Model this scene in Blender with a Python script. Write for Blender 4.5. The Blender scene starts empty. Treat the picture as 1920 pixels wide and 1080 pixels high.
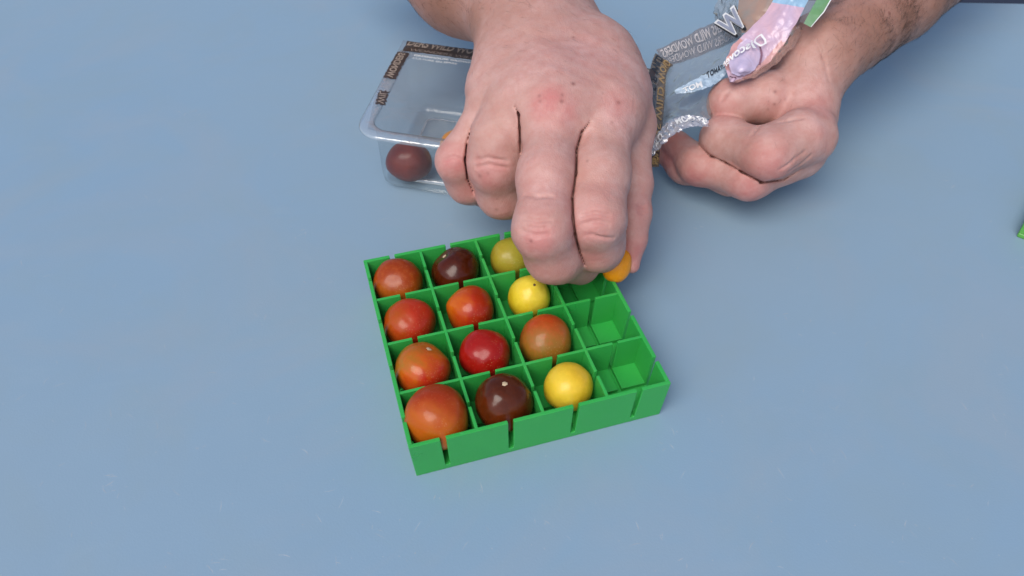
import bpy, bmesh, math, random
import numpy as np
from mathutils import Vector, Matrix, noise as mnoise

# ------------------------------------------------------------------ camera (all lengths below in mm, scaled to metres)
S = 0.001
F = 1495.84; PITCH = .7924; ROLL = -.0049
CAM = np.array([3.077, -261.73, 310.64])
FW = np.array([0, math.cos(PITCH), -math.sin(PITCH)]); _u = np.array([0, math.sin(PITCH), math.cos(PITCH)]); _r = np.array([1., 0, 0])
RT = math.cos(ROLL) * _r + math.sin(ROLL) * _u
UP = -math.sin(ROLL) * _r + math.cos(ROLL) * _u
def pt(px, py, z):
    """world point (mm) at height z seen at photograph pixel px,py"""
    d = FW + RT * (px - 960) / F + UP * (540 - py) / F
    return CAM + d * (z - CAM[2]) / d[2]

scene = bpy.context.scene
col = scene.collection
cd = bpy.data.cameras.new('camera'); cam = bpy.data.objects.new('camera', cd); col.objects.link(cam)
cd.sensor_width = 36; cd.lens = 36 * F / 1920; cd.clip_start = .01; cd.clip_end = 100
cam.matrix_world = Matrix(((RT[0], UP[0], -FW[0], CAM[0] * S), (RT[1], UP[1], -FW[1], CAM[1] * S), (RT[2], UP[2], -FW[2], CAM[2] * S), (0, 0, 0, 1)))
cd.dof.use_dof = True; cd.dof.focus_distance = .40; cd.dof.aperture_fstop = 16
scene.camera = cam

SUN_AZ = math.atan2(-.42, -.75); SUN_EL = math.radians(53)
w = bpy.data.worlds.new('World'); scene.world = w; w.use_nodes = True
nt = w.node_tree; nt.nodes.clear()
sky = nt.nodes.new('ShaderNodeTexSky'); sky.sky_type = 'NISHITA'; sky.sun_disc = False
sky.sun_elevation = SUN_EL; sky.sun_rotation = SUN_AZ; sky.dust_density = 2.0
bg = nt.nodes.new('ShaderNodeBackground'); bg.inputs[1].default_value = .115
wo = nt.nodes.new('ShaderNodeOutputWorld')
nt.links.new(sky.outputs[0], bg.inputs[0]); nt.links.new(bg.outputs[0], wo.inputs[0])
sl = bpy.data.lights.new('sun', 'SUN'); sl.energy = 1.95; sl.angle = math.radians(42); sl.color = (1, .95, .88)
so = bpy.data.objects.new('sun', sl); col.objects.link(so)
sd = Vector((math.sin(SUN_AZ) * math.cos(SUN_EL), math.cos(SUN_AZ) * math.cos(SUN_EL), math.sin(SUN_EL)))
so.rotation_euler = sd.to_track_quat('Z', 'Y').to_euler(); so.location = sd * 2
scene.view_settings.view_transform = 'Standard'; scene.view_settings.look = 'None'
scene.view_settings.exposure = .38; scene.view_settings.gamma = 1

# ------------------------------------------------------------------ helpers
def empty(name, loc=(0, 0, 0)):
    o = bpy.data.objects.new(name, None); col.objects.link(o); o.location = [c * S for c in loc]; o.empty_display_size = .01
    return o
def tag(o, label=None, cat=None, group=None, kind=None):
    for k, v in (('label', label), ('category', cat), ('group', group), ('kind', kind)):
        if v: o[k] = v
    return o
def link(name, me, mat=None, parent=None):
    o = bpy.data.objects.new(name, me); col.objects.link(o)
    if mat: me.materials.clear(); me.materials.append(mat)
    if parent is not None:
        o.parent = parent
        root = parent
        off = Vector((0, 0, 0))
        while root is not None: off += Vector(root.location); root = root.parent
        o.location = -off
    return o
def from_arrays(name, V, Fc, mat=None, parent=None, smooth=True):
    """V in world mm"""
    me = bpy.data.meshes.new(name); me.from_pydata([tuple(float(c) * S for c in v) for v in V], [], [tuple(f) for f in Fc]); me.update()
    if smooth: me.polygons.foreach_set('use_smooth', [True] * len(me.polygons))
    return link(name, me, mat, parent)
def bevel(o, wd, seg=2):
    m = o.modifiers.new('bevel', 'BEVEL'); m.width = wd * S; m.segments = seg; m.limit_method = 'ANGLE'; m.angle_limit = math.radians(40)
    m.harden_normals = False
    return o

class NT:
    def __init__(s, name):
        s.m = bpy.data.materials.new(name); s.m.use_nodes = True; s.t = s.m.node_tree; s.t.nodes.clear()
        s.out = s.n('ShaderNodeOutputMaterial')
    def n(s, ty, **k):
        x = s.t.nodes.new(ty)
        for a, b in k.items():
            if a.startswith('i_'):
                key = a[2:]; key = int(key) if key.isdigit() else key.replace('_', ' ')
                x.inputs[key].default_value = b
            else: setattr(x, a, b)
        return x
    def l(s, a, b): s.t.links.new(a, b)
    def coord(s, kind='Object'):
        return s.n('ShaderNodeTexCoord').outputs[kind]
    def noise(s, scale, detail=3, rough=.5, vec=None, dist=0):
        x = s.n('ShaderNodeTexNoise'); x.inputs['Scale'].default_value = scale; x.inputs['Detail'].default_value = detail
        x.inputs['Roughness'].default_value = rough; x.inputs['Distortion'].default_value = dist
        s.l(vec if vec is not None else s.coord(), x.inputs['Vector']); return x.outputs[0]
    def ramp(s, fac, stops, interp='LINEAR'):
        x = s.n('ShaderNodeValToRGB'); x.color_ramp.interpolation = interp; e = x.color_ramp.elements
        while len(e) < len(stops): e.new(.5)
        for q, (p, c) in zip(e, stops):
            q.position = p; q.color = (c[0], c[1], c[2], 1) if hasattr(c, '__len__') else (c, c, c, 1)
        s.l(fac, x.inputs[0]); return x.outputs[0]
    def mix(s, fac, a, b, mode='MIX'):
        x = s.n('ShaderNodeMix', data_type='RGBA', blend_type=mode)
        for sock, v in ((x.inputs[0], fac), (x.inputs[6], a), (x.inputs[7], b)):
            if isinstance(v, (int, float)): sock.default_value = v
            elif isinstance(v, tuple): sock.default_value = (*v, 1)
            else: s.l(v, sock)
        return x.outputs[2]
    def math(s, op, a, b=0.):
        x = s.n('ShaderNodeMath', operation=op)
        for sock, v in ((x.inputs[0], a), (x.inputs[1], b)):
            if isinstance(v, (int, float)): sock.default_value = v
            else: s.l(v, sock)
        return x.outputs[0]
    def bump(s, h, strength, dist, prev=None):
        x = s.n('ShaderNodeBump'); x.inputs['Strength'].default_value = strength; x.inputs['Distance'].default_value = dist
        s.l(h, x.inputs['Height'])
        if prev is not None: s.l(prev, x.inputs['Normal'])
        return x.outputs[0]
    def bsdf(s, color, rough=.5, normal=None, **k):
        b = s.n('ShaderNodeBsdfPrincipled')
        if isinstance(color, tuple): b.inputs['Base Color'].default_value = (*color, 1)
        else: s.l(color, b.inputs['Base Color'])
        if isinstance(rough, (int, float)): b.inputs['Roughness'].default_value = rough
        else: s.l(rough, b.inputs['Roughness'])
        if normal is not None: s.l(normal, b.inputs['Normal'])
        for a, v in k.items(): b.inputs[a.replace('_', ' ')].default_value = v
        return b
    def done(s, sh):
        s.l(sh.outputs[0] if hasattr(sh, 'outputs') else sh, s.out.inputs[0]); return s.m

# ------------------------------------------------------------------ materials
def mat_table():
    m = NT('blue_grey_table_paint'); c = m.coord()
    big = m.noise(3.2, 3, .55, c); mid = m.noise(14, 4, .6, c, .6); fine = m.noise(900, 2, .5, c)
    k = m.mix(m.ramp(big, [(.3, 0), (.7, 1)]), (.226, .322, .408), (.206, .315, .425))
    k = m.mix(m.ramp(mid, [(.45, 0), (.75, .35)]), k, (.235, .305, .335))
    k = m.mix(m.ramp(m.noise(6.5, 5, .65, c, 1.2), [(.48, 0), (.66, .45)]), k, (.255, .32, .385))  # scattered grey patches put the greyer light of the middle into the colour
    # long faint smears
    mp = m.n('ShaderNodeMapping'); mp.inputs['Rotation'].default_value = (0, 0, .5); mp.inputs['Scale'].default_value = (2, 5, 1); m.l(c, mp.inputs[0])
    sm = m.noise(9, 5, .65, mp.outputs[0], .4)
    k = m.mix(m.ramp(sm, [(.62, 0), (.85, .12)]), k, (.36, .43, .48))
    rough = m.ramp(m.noise(25, 4, .6, c), [(.3, .40), (.75, .56)])
    return m.done(m.bsdf(k, rough, m.bump(fine, .12, .0004), Specular_IOR_Level=.5))
def mat_green():
    m = NT('green_printed_plastic'); c = m.coord()
    lay = m.n('ShaderNodeTexWave', wave_type='BANDS', bands_direction='Z'); lay.inputs['Scale'].default_value = 900; lay.inputs['Distortion'].default_value = .3
    m.l(c, lay.inputs[0])
    n = m.noise(40, 3, .6, c)
    k = m.mix(n, (.021, .325, .050), (.040, .40, .074))
    sp = m.noise(350, 2, .5, c)
    k = m.mix(m.ramp(sp, [(.70, 0), (.78, .25)]), k, (.12, .5, .2))
    nb = m.bump(lay.outputs[1], .3, .00025); nb = m.bump(m.noise(120, 3, .6, c), .15, .0004, nb)
    return m.done(m.bsdf(k, m.ramp(n, [(.3, .26), (.7, .42)]), nb, Subsurface_Weight=.12, Subsurface_Scale=.002, Specular_IOR_Level=.6))
def mat_skin(name, tint):
    m = NT(name); c = m.coord()
    at = m.n('ShaderNodeAttribute', attribute_name='flush'); at2 = m.n('ShaderNodeAttribute', attribute_name='tan')
    n1 = m.noise(38, 4, .6, c); n2 = m.noise(160, 4, .65, c); n3 = m.noise(700, 2, .5, c)
    base = m.mix(m.ramp(n1, [(.3, 0), (.7, 1)]), tuple(np.array((.45, .25, .205)) * tint), tuple(np.array((.56, .335, .30)) * tint))
    base = m.mix(m.ramp(n2, [(.40, 0), (.64, .5)]), base, tuple(np.array((.44, .20, .165)) * tint))
    base = m.mix(m.math('MULTIPLY', at.outputs['Fac'], m.ramp(n2, [(.25, .55), (.7, 1)])), base, (.46, .135, .13))
    base = m.mix(at2.outputs['Fac'], base, (.27, .125, .082))
    at3 = m.n('ShaderNodeAttribute', attribute_name='mark'); base = m.mix(at3.outputs['Fac'], base, (.16, .05, .04))
    # freckles / tiny marks
    v = m.n('ShaderNodeTexVoronoi', feature='F1'); v.inputs['Scale'].default_value = 70; m.l(c, v.inputs[0])
    gate = m.noise(30, 1, .5, c)
    fr = m.math('MULTIPLY', m.ramp(v.outputs['Distance'], [(.055, 1), (.10, 0)]), m.ramp(gate, [(.60, 0), (.66, .7)]))
    base = m.mix(fr, base, (.20, .07, .055))
    # fine cross-hatched skin relief
    vr = m.n('ShaderNodeTexVoronoi', feature='DISTANCE_TO_EDGE'); vr.inputs['Scale'].default_value = 1150
    mp = m.n('ShaderNodeMapping'); mp.inputs['Scale'].default_value = (1, .6, 1); m.l(c, mp.inputs[0]); m.l(mp.outputs[0], vr.inputs[0])
    h = m.ramp(vr.outputs['Distance'], [(.0, 0), (.18, 1)])
    nb = m.bump(h, .25, .00022); nb = m.bump(m.noise(240, 4, .6, c), .26, .0009, nb); nb = m.bump(m.noise(75, 4, .6, c, .8), .25, .0022, nb)
    return m.done(m.bsdf(base, m.ramp(n2, [(.3, .42), (.7, .58)]), nb, Subsurface_Weight=.12, Subsurface_Scale=.0025, Subsurface_Radius=(1, .35, .2), Specular_IOR_Level=.42))
def mat_tomato(name, cols, glossy=.22, axis=(0, 0, 1), spread=.5, spot=.18):
    """cols: skin colours blended along the fruit's axis by noise"""
    m = NT(name); c = m.coord()
    dot = m.n('ShaderNodeVectorMath', operation='DOT_PRODUCT'); m.l(c, dot.inputs[0]); a = Vector(axis).normalized(); dot.inputs[1].default_value = tuple(a * (1 / .028))
    f = m.math('ADD', m.math('ADD', dot.outputs['Value'], .5), m.math('MULTIPLY', m.math('SUBTRACT', m.noise(70, 3, .55, c, .4), .5), spread * 2))
    cols = [(q[0] * 1.02, q[1] * 1.0, q[2] * .45) for q in cols]
    st = [(i / (len(cols) - 1) * .8 + .1, k) for i, k in enumerate(cols)]
    k = m.ramp(f, st)
    k = m.mix(m.ramp(m.noise(420, 3, .6, c), [(.45, 0), (.75, .22)]), k, tuple(min(1, x * 1.5 + .02) for x in cols[-1]))
    v = m.n('ShaderNodeTexVoronoi', feature='F1'); v.inputs['Scale'].default_value = 900; m.l(c, v.inputs[0])
    k = m.mix(m.math('MULTIPLY', m.ramp(v.outputs['Distance'], [(.12, spot), (.3, 0)]), m.ramp(m.noise(60, 2, .5, c), [(.45, 0), (.65, 1)])), k, (.75, .5, .22))
    nb = m.bump(m.noise(90, 4, .55, c), .22, .0016)
    return m.done(m.bsdf(k, glossy * 1.3 + .03, nb, Subsurface_Weight=.08, Subsurface_Scale=.003, Subsurface_Radius=(1, .4, .2), Specular_IOR_Level=.2, Coat_Weight=.25, Coat_Roughness=.12))
def mat_plain(name, color, rough=.6, var=.15, scale=60, **k):
    m = NT(name); c = m.coord()
    kk = m.mix(m.noise(scale, 3, .6, c), tuple(x * (1 - var) for x in color), tuple(min(1, x * (1 + var)) for x in color))
    return m.done(m.bsdf(kk, rough, **k))
def mat_clear(name, haze=.05, gloss=1.0, rough=.06, tint=(1, 1, 1), bumps=.5, hcol=(.75, .8, .86)):
    m = NT(name); c = m.coord()
    nb = m.bump(m.noise(75, 4, .6, c, .8), bumps, .0015)
    tr = m.n('ShaderNodeBsdfTransparent'); tr.inputs[0].default_value = (*tint, 1)
    gl = m.n('ShaderNodeBsdfGlossy'); gl.inputs['Roughness'].default_value = rough; m.l(nb, gl.inputs['Normal'])
    df = m.n('ShaderNodeBsdfDiffuse'); df.inputs[0].default_value = (*hcol, 1)
    lw = m.n('ShaderNodeLayerWeight'); lw.inputs[0].default_value = .5; m.l(nb, lw.inputs['Normal'])
    fre = m.math('ADD', m.math('MULTIPLY', m.math('POWER', lw.outputs['Facing'], 4.), .9), .07)
    a = m.n('ShaderNodeMixShader'); a.inputs[0].default_value = haze; m.l(tr.outputs[0], a.inputs[1]); m.l(df.outputs[0], a.inputs[2])
    b = m.n('ShaderNodeMixShader'); m.l(m.math('MULTIPLY', fre, gloss), b.inputs[0]); m.l(a.outputs[0], b.inputs[1]); m.l(gl.outputs[0], b.inputs[2])
    return m.done(b)
def mat_print(name, color, alpha=1., rough=.3, bumps=.4, color2=None, scale=60):
    """ink printed on clear film: partly see-through"""
    m = NT(name); c = m.coord()
    k = m.mix(m.ramp(m.noise(scale, 3, .6, c, .5), [(.35, 0), (.65, 1)]), color, color2 or tuple(x * .8 for x in color))
    nb = m.bump(m.noise(90, 4, .6, c, .8), bumps, .0012)
    b = m.bsdf(k, rough, nb); tr = m.n('ShaderNodeBsdfTransparent')
    mx = m.n('ShaderNodeMixShader'); mx.inputs[0].default_value = alpha; m.l(tr.outputs[0], mx.inputs[1]); m.l(b.outputs[0], mx.inputs[2])
    return m.done(mx)

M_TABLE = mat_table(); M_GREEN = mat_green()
M_CLEAR = mat_clear('clear_plastic_tub', .015, .8, .05, (.97, .98, .98))
M_RIM = mat_clear('clear_plastic_rim', .20, 3.2, .10, (.93, .95, .97))
M_FILM = mat_clear('clear_lid_film', .07, .8, .14, (.90, .90, .90), .5, (.50, .50, .50))
M_FILM2 = mat_clear('crinkled_lid_film', .26, 1.7, .13, (.88, .88, .86), 1.0, (.42, .41, .41))
M_BROWN = mat_print('dark_brown_ink', (.045, .026, .018), .9)
M_GREYBROWN = mat_print('translucent_grey_ink', (.20, .17, .175), .55, .4, .5)
M_GOLD = mat_print('brown_gold_ink', (.16, .10, .045), .85, .25, .8, (.05, .035, .022), 180)
M_WHITE = mat_print('white_ink', (.78, .78, .78), .95)
M_DIM = mat_print('pale_beige_ink', (.36, .29, .24), .9)
M_GOLDTXT = mat_print('gold_ink', (.36, .23, .09), .95)
M_GREYTXT = mat_print('pale_grey_ink', (.50, .47, .48), 1., .5, 0.)
M_BLACK = mat_print('black_ink', (.02, .02, .022), .95)
M_PINK = mat_print('pink_ink', (.60, .38, .44), .97, .22, .8, (.52, .40, .54), 45)
M_ROSE = mat_print('rose_ink', (.55, .27, .26), .96, .2, .9, (.62, .36, .36))
M_SKYINK = mat_print('light_blue_ink', (.33, .52, .70), .95, .25)
M_GREENINK = mat_print('leaf_green_ink', (.14, .30, .13), .92, .25, .6, (.22, .36, .22))
M_SILVER = mat_print('blue_white_label_ink', (.50, .62, .74), .92, .15, 1.0, (.30, .40, .50), 260)
M_TAN = mat_print('tan_ink', (.36, .21, .14), .85, .3, .6, (.26, .21, .17))

# ------------------------------------------------------------------ ground, table
g = from_arrays('ground', [(-9000, -9000, -740), (9000, -9000, -740), (9000, 9000, -740), (-9000, 9000, -740)], [(0, 1, 2, 3)], mat_plain('dark_ground', (.012, .018, .04), .9, .3, 3), None, False)
tag(g, 'dark navy ground beyond the far edge of the table', kind='structure')
def box(V, Fc, x0, x1, y0, y1, z0, z1, fn=None):
    b = len(V)
    for z in (z0, z1):
        for x, y in ((x0, y0), (x1, y0), (x1, y1), (x0, y1)):
            V.append(fn(x, y, z) if fn else (x, y, z))
    for f in ((0, 3, 2, 1), (4, 5, 6, 7), (0, 1, 5, 4), (1, 2, 6, 5), (2, 3, 7, 6), (3, 0, 4, 7)): Fc.append(tuple(b + i for i in f))
tE = pt(1800, 2.5, 0); tE2 = pt(1920, 4.5, 0); ang = math.atan2(tE2[1] - tE[1], tE2[0] - tE[0])
def tfn(x, y, z):
    c, s = math.cos(ang), math.sin(ang); return (tE[0] + x * c - y * s, tE[1] + x * s + y * c, z)
table = empty('table', (0, 0, 0)); tag(table, 'scuffed blue grey painted table top carrying the tray and the punnet', 'table')
V, Fc = [], []; box(V, Fc, -1250, 500, -950, 0, -28, 0, tfn)
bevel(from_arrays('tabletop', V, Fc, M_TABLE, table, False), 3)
M_LEG = mat_plain('table_leg_paint', (.09, .11, .13), .5)
for x, y in ((-1200, -900), (450, -900), (-1200, -50), (450, -50)):
    V, Fc = [], []; box(V, Fc, x - 22, x + 22, y - 22, y + 22, -740, -28, tfn); bevel(from_arrays('leg', V, Fc, M_LEG, table, False), 2)
# scratches and dried specks
rnd = random.Random(4); V, Fc = [], []
def sliver(x, y, a, L, wd, bend):
    n = 6; b = len(V)
    for i in range(n + 1):
        t = i / n; hw = wd * (.15 + math.sin(math.pi * t)) * rnd.uniform(.4, 1) * .5
        cx = x + math.cos(a + bend * t) * L * (t - .5); cy = y + math.sin(a + bend * t) * L * (t - .5)
        nx, ny = -math.sin(a), math.cos(a)
        V.append((cx + nx * hw, cy + ny * hw, .06)); V.append((cx - nx * hw, cy - ny * hw, .06))
    for i in range(n): Fc.append((b + 2 * i, b + 2 * i + 1, b + 2 * i + 3, b + 2 * i + 2))
for (px, py, n) in ((562, 440, 7), (200, 912, 8), (400, 1058, 7), (1252, 836, 3), (1790, 352, 3), (350, 210, 4), (720, 975, 3), (830, 930, 3), (1230, 1010, 4), (380, 838, 3), (490, 600, 4), (1705, 995, 4), (1010, 985, 3), (1310, 430, 3), (1215, 50, 4), (100, 200, 3), (1470, 600, 3), (1560, 760, 3)):
    p = pt(px, py, 0); a0 = rnd.uniform(0, 3.1)
    for i in range(n): sliver(p[0] + rnd.gauss(0, 3.5), p[1] + rnd.gauss(0, 2.5), a0 + rnd.gauss(0, .5), rnd.uniform(1, 5), rnd.uniform(.18, .4), rnd.uniform(-.5, .5))
for i in range(420):
    p = pt(rnd.uniform(0, 1920), rnd.uniform(0, 1080), 0)
    L = rnd.choice((.5, .6, .8, 3, 6)); sliver(p[0], p[1], rnd.uniform(0, 3.1), L, rnd.uniform(.15, .35) if L > 1 else .4, rnd.uniform(-.6, .6))
M_SCR = mat_print('pale_scratch', (.60, .66, .72), .62, .5, .1)
tag(from_arrays('scratches', V, Fc, M_SCR, table, False), kind='stuff')

# ------------------------------------------------------------------ green slotted tray
YAW = .2848; H = 25.1; HS = 60.0
def trf(x, y, z):
    k = 1 - (1.6 / 60) * (1 - z / H); x *= k; y *= k
    c, s = math.cos(YAW), math.sin(YAW); return (x * c - y * s, x * s + y * c, z)
tray = empty('slotted_tray'); tag(tray, 'green plastic tray of sixteen square slotted cells filled with cherry tomatoes', 'tray')
SLIT = 1.3; SB = 3.4; FL = 5.6; WT = 1.9; DT = 1.5
centers = (-45, -15, 15, 45)
def comb(s0, s1, t0, t1, slits, axis, name, zb=0., sb=SB, bev=.35):
    """upright plate from s0 to s1, thickness t0..t1, cut from above by narrow slots"""
    pts = [(s0, zb), (s1, zb), (s1, H)]
    for c in sorted(slits, reverse=True): pts += [(c + SLIT, H), (c + SLIT * .8, sb), (c - SLIT * .8, sb), (c - SLIT, H)]
    pts += [(s0, H)]
    n = len(pts); V = []
    for t in (t0, t1):
        for s_, z in pts: V.append(trf(s_, t, z) if axis == 'x' else trf(t, s_, z))
    F1 = tuple(range(n)); F2 = tuple(reversed(range(n, 2 * n))); Fc = [F1, F2] + [(i, (i + 1) % n, n + (i + 1) % n, n + i) for i in range(n)]
    Fc = [tuple(reversed(f)) for f in Fc]
    o = from_arrays(name, V, Fc, M_GREEN, tray, False)
    bm = bmesh.new(); bm.from_mesh(o.data); bmesh.ops.recalc_face_normals(bm, faces=bm.faces); bm.to_mesh(o.data); bm.free()
    return bevel(o, bev)
I = HS - WT
comb(-HS, HS, -HS, -I, centers, 'x', 'outer_wall'); comb(-HS, HS, I, HS, centers, 'x', 'outer_wall')
comb(-I - .05, I + .05, -HS + .002, -I, centers, 'y', 'outer_wall'); comb(-I - .05, I + .05, I, HS - .002, centers, 'y', 'outer_wall')
for x in (-30, 0, 30): comb(-I - .1, I + .1, x - DT / 2, x + DT / 2, centers, 'y', 'divider', SB - .5, SB, .25).location.z -= .00025
for y in (-30, 0, 30):
    for c in centers: comb(c - 15 + (DT / 2 - .1 if c > -45 else 1.8), c + 15 - (DT / 2 - .1 if c < 45 else 1.8), y - DT / 2, y + DT / 2, (c,), 'x', 'cross_divider', SB - .5, SB, .25).location.z -= .00045
V, Fc = [], []; box(V, Fc, -I - .1, I + .1, -I - .1, I + .1, .3, SB, trf)
edges = [-I - .05] + [c + d for c in centers for d in (-SLIT * .8, SLIT * .8)] + [I + .05]
for i in range(0, 10, 2):
    for j in range(0, 10, 2): box(V, Fc, edges[i], edges[i + 1], edges[j], edges[j + 1], SB - .1, FL, trf)
bevel(from_arrays('base', V, Fc, M_GREEN, tray, False), .2)
tray.location = (0, 0, 0)

# ------------------------------------------------------------------ tomatoes
M_SCAR = mat_plain('pale_stem_scar', (.50, .38, .24), .8, .4, 900)
M_DOT = mat_plain('dark_stem_dot', (.10, .05, .015), .8, .4, 900)
def tomato(center, r, mat, pole, label, group=None, squash=.92, lobes=4, lobe=.012, seed=0, scar=None, peak=0., stretch=None, dimple=.07, name='cherry_tomato'):
    rn = random.Random(seed); pole = Vector(pole).normalized(); q = pole.to_track_quat('Z', 'Y')
    root = empty(name, center)
    nu, nv = 56, 36; V = []; Fc = []
    ph = [rn.uniform(0, 6.28) for _ in range(4)]
    def surf(th, fi):
        rr = r
        x, y, z = math.sin(th) * math.cos(fi), math.sin(th) * math.sin(fi), math.cos(th)
        rr *= 1 + lobe * math.cos(lobes * fi + ph[0]) * math.sin(th) ** 2 * (.6 + .5 * math.cos(th)) + .018 * math.cos(2 * fi + ph[1]) * math.sin(th)
        rr *= 1 - dimple * math.exp(-(th / .28) ** 2) + peak * math.exp(-(th / .38) ** 2) - .02 * math.exp(-((math.pi - th) / .2) ** 2)
        rr *= 1 + .05 * mnoise.noise(Vector((x, y, z)) * 1.3 + Vector((seed * 3.1, 0, 0))) + .012 * mnoise.noise(Vector((x, y, z)) * 3.5 + Vector((0, seed * 3.1, 0)))
        # slightly boxy fruit
        rr *= 1 - .05 * (abs(x) ** 4 + abs(y) ** 4 + abs(z) ** 4 - .6)
        p = Vector((x * rr, y * rr, z * rr * squash)); p = q @ p
        if stretch: 
            a = Vector(stretch[0]).normalized(); p += a * (a.dot(p)) * (stretch[1] - 1)
        return p
    V = [surf(0.0001, 0)]
    for i in range(1, nv):
        for j in range(nu): V.append(surf(math.pi * i / nv, 2 * math.pi * j / nu))
    V.append(surf(math.pi, 0)); L = len(V) - 1
    for j in range(nu):
        Fc.append((0, 1 + j, 1 + (j + 1) % nu)); b = 1 + (nv - 2) * nu; Fc.append((L, b + (j + 1) % nu, b + j))
        for i in range(nv - 2):
            a = 1 + i * nu; Fc.append((a + j, a + nu + j, a + nu + (j + 1) % nu, a + (j + 1) % nu))
    me = bpy.data.meshes.new('flesh'); me.from_pydata([tuple(v * S) for v in V], [], Fc); me.polygons.foreach_set('use_smooth', [True] * len(me.polygons)); me.update()
    o = bpy.data.objects.new('skin', me); col.objects.link(o); me.materials.append(mat); o.parent = root
    if scar:
        sr, smat = scar; V = []; Fc = []; n = 14
        t0 = sr / r
        V.append(tuple((surf(.0001, 0) + (q @ Vector((0, 0, .35)))) * S))
        for k, rr in enumerate((.5, 1.0)):
            for j in range(n):
                a = 2 * math.pi * j / n; th = t0 * rr * (1 + .3 * rn.uniform(-1, 1)); V.append(tuple((surf(th, a) + (q @ Vector((0, 0, .3 if k == 0 else -.08)))) * S))
        for j in range(n):
            Fc.append((0, 1 + j, 1 + (j + 1) % n)); Fc.append((1 + j, 1 + n + j, 1 + n + (j + 1) % n, 1 + (j + 1) % n))
        me = bpy.data.meshes.new('stem_scar'); me.from_pydata(V, [], Fc); me.polygons.foreach_set('use_smooth', [True] * len(me.polygons))
        s_ = bpy.data.objects.new('stem_scar', me); col.objects.link(s_); me.materials.append(smat); s_.parent = root
    tag(root, label, 'tomato', group)
    return root
def at(px, py, r, z=None, fit=None):
    """where a fruit seen at px,py rests, kept clear of the walls of its cell"""
    p = pt(px, py, FL + r * .93 if z is None else z)
    c, q = math.cos(-YAW), math.sin(-YAW); x, y = p[0] * c - p[1] * q, p[0] * q + p[1] * c
    fit = r if fit is None else fit; lim = max(0, 14.0 - fit)
    cl = lambda v: (lambda k: k + max(-lim, min(lim, v - k)))(min((-45, -15, 15, 45), key=lambda k: abs(k - v)))
    x, y = cl(x), cl(y); c, q = math.cos(YAW), math.sin(YAW)
    return (x * c - y * q, x * q + y * c, p[2])
GT = 'cherry tomatoes sitting in the tray cells'
RB = ((.24, .026, .004), (.29, .044, .006), (.33, .085, .014))
m_rb1 = mat_tomato('rust_red_skin', RB, .27, (-.3, -.6, -.5))
m_dark1 = mat_tomato('dark_maroon_skin', ((.060, .009, .003), (.085, .012, .004), (.045, .007, .003)), .16, (0, 0, 1), .5, 0.)
m_dull = mat_tomato('dull_yellow_skin', ((.27, .19, .030), (.32, .25, .045), (.27, .25, .055)), .3, (1, 0, 1))
m_red1 = mat_tomato('bright_red_skin', ((.34, .060, .008), (.38, .026, .012), (.30, .016, .009)), .25, (.9, .2, -.2))
m_red2 = mat_tomato('orange_cheeked_red_skin', ((.48, .10, .008), (.36, .024, .008), (.24, .014, .006)), .22, (.9, -.2, -.2))
m_lemon = mat_tomato('lemon_yellow_skin', ((.56, .36, .02), (.64, .45, .035), (.70, .54, .10)), .26, (.2, 0, 1))
m_flame = mat_tomato('orange_red_streaked_skin', ((.30, .12, .02), (.46, .09, .012), (.38, .022, .012)), .22, (.7, -.7, -.3), .8)
m_deep = mat_tomato('deep_red_skin', ((.20, .006, .005), (.34, .007, .010), (.26, .007, .007)), .2, (0, -.4, 1))
m_olive = mat_tomato('olive_red_skin', ((.20, .135, .030), (.27, .105, .026), (.38, .045, .012)), .32, (-.1, .9, .8), .35)
m_rust = mat_tomato('rust_orange_skin', ((.36, .10, .008), (.40, .085, .010), (.30, .030, .006)), .3, (.1, .6, .7), .5)
m_choc = mat_tomato('chocolate_brown_skin', ((.085, .018, .005), (.12, .020, .006), (.060, .012, .005)), .13, (0, 0, 1), .5, 0.)
m_yolk = mat_tomato('golden_yellow_skin', ((.62, .41, .045), (.68, .48, .08), (.64, .40, .04)), .3, (.7, 0, .5))
m_orange = mat_tomato('translucent_orange_skin', ((.62, .20, .008), (.70, .27, .010), (.62, .22, .010)), .25, (0, 0, 1))
T = tomato
T(at(744, 520, 12.8), 12.9, m_rb1, (0, .5, -.8), 'rust red cherry tomato in the far left corner cell of the green tray', GT, seed=1)
T(at(849, 493, 12.8), 13.2, m_dark1, (-.55, .25, .8), 'dark maroon cherry tomato with pale stem scar, far side cell beside a rust red one', GT, seed=2, scar=(1.5, M_SCAR), squash=.86, dimple=.09)
T(at(960, 484, 12.0), 12.2, m_dull, (0, .8, .2), 'dull yellow cherry tomato half hidden under the fingers at the far side of the tray', GT, seed=3)
T(at(767, 602, 12.4), 12.7, m_red1, (0, .5, -.9), 'plain light red cherry tomato against the left wall, second from the far corner', GT, seed=4)
T(at(880, 575, 12.4), 12.6, m_red2, (-.9, -.1, .42), 'red cherry tomato with one orange pointed shoulder, second cell in from the left wall', GT, seed=5, peak=.10, dimple=-.02)
T(at(986, 541, 11.6), 11.1, m_lemon, (.2, -.22, .95), 'lemon yellow pointed tomato with dark stem dot just below the middle fingertip', GT, seed=6, squash=1.05, peak=.10, dimple=0, lobe=.02, scar=(.75, M_DOT))
T(at(790, 686, 12.9), 13.3, m_flame, (.32, .35, .85), 'orange and red streaked cherry tomato with a pale stem scar by the left wall', GT, seed=7, scar=(1.6, M_SCAR), lobe=.03, lobes=3)
T(at(907, 657, 12.2), 12.3, m_deep, (0, .5, -.8), 'deep glossy crimson cherry tomato in an inner cell of the tray', GT, seed=8)
T(at(1019, 631, 12.8), 12.9, m_olive, (0, .5, -.8), 'half ripe cherry tomato, red on top and olive brown below, beside two empty cells', GT, seed=9)
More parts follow.
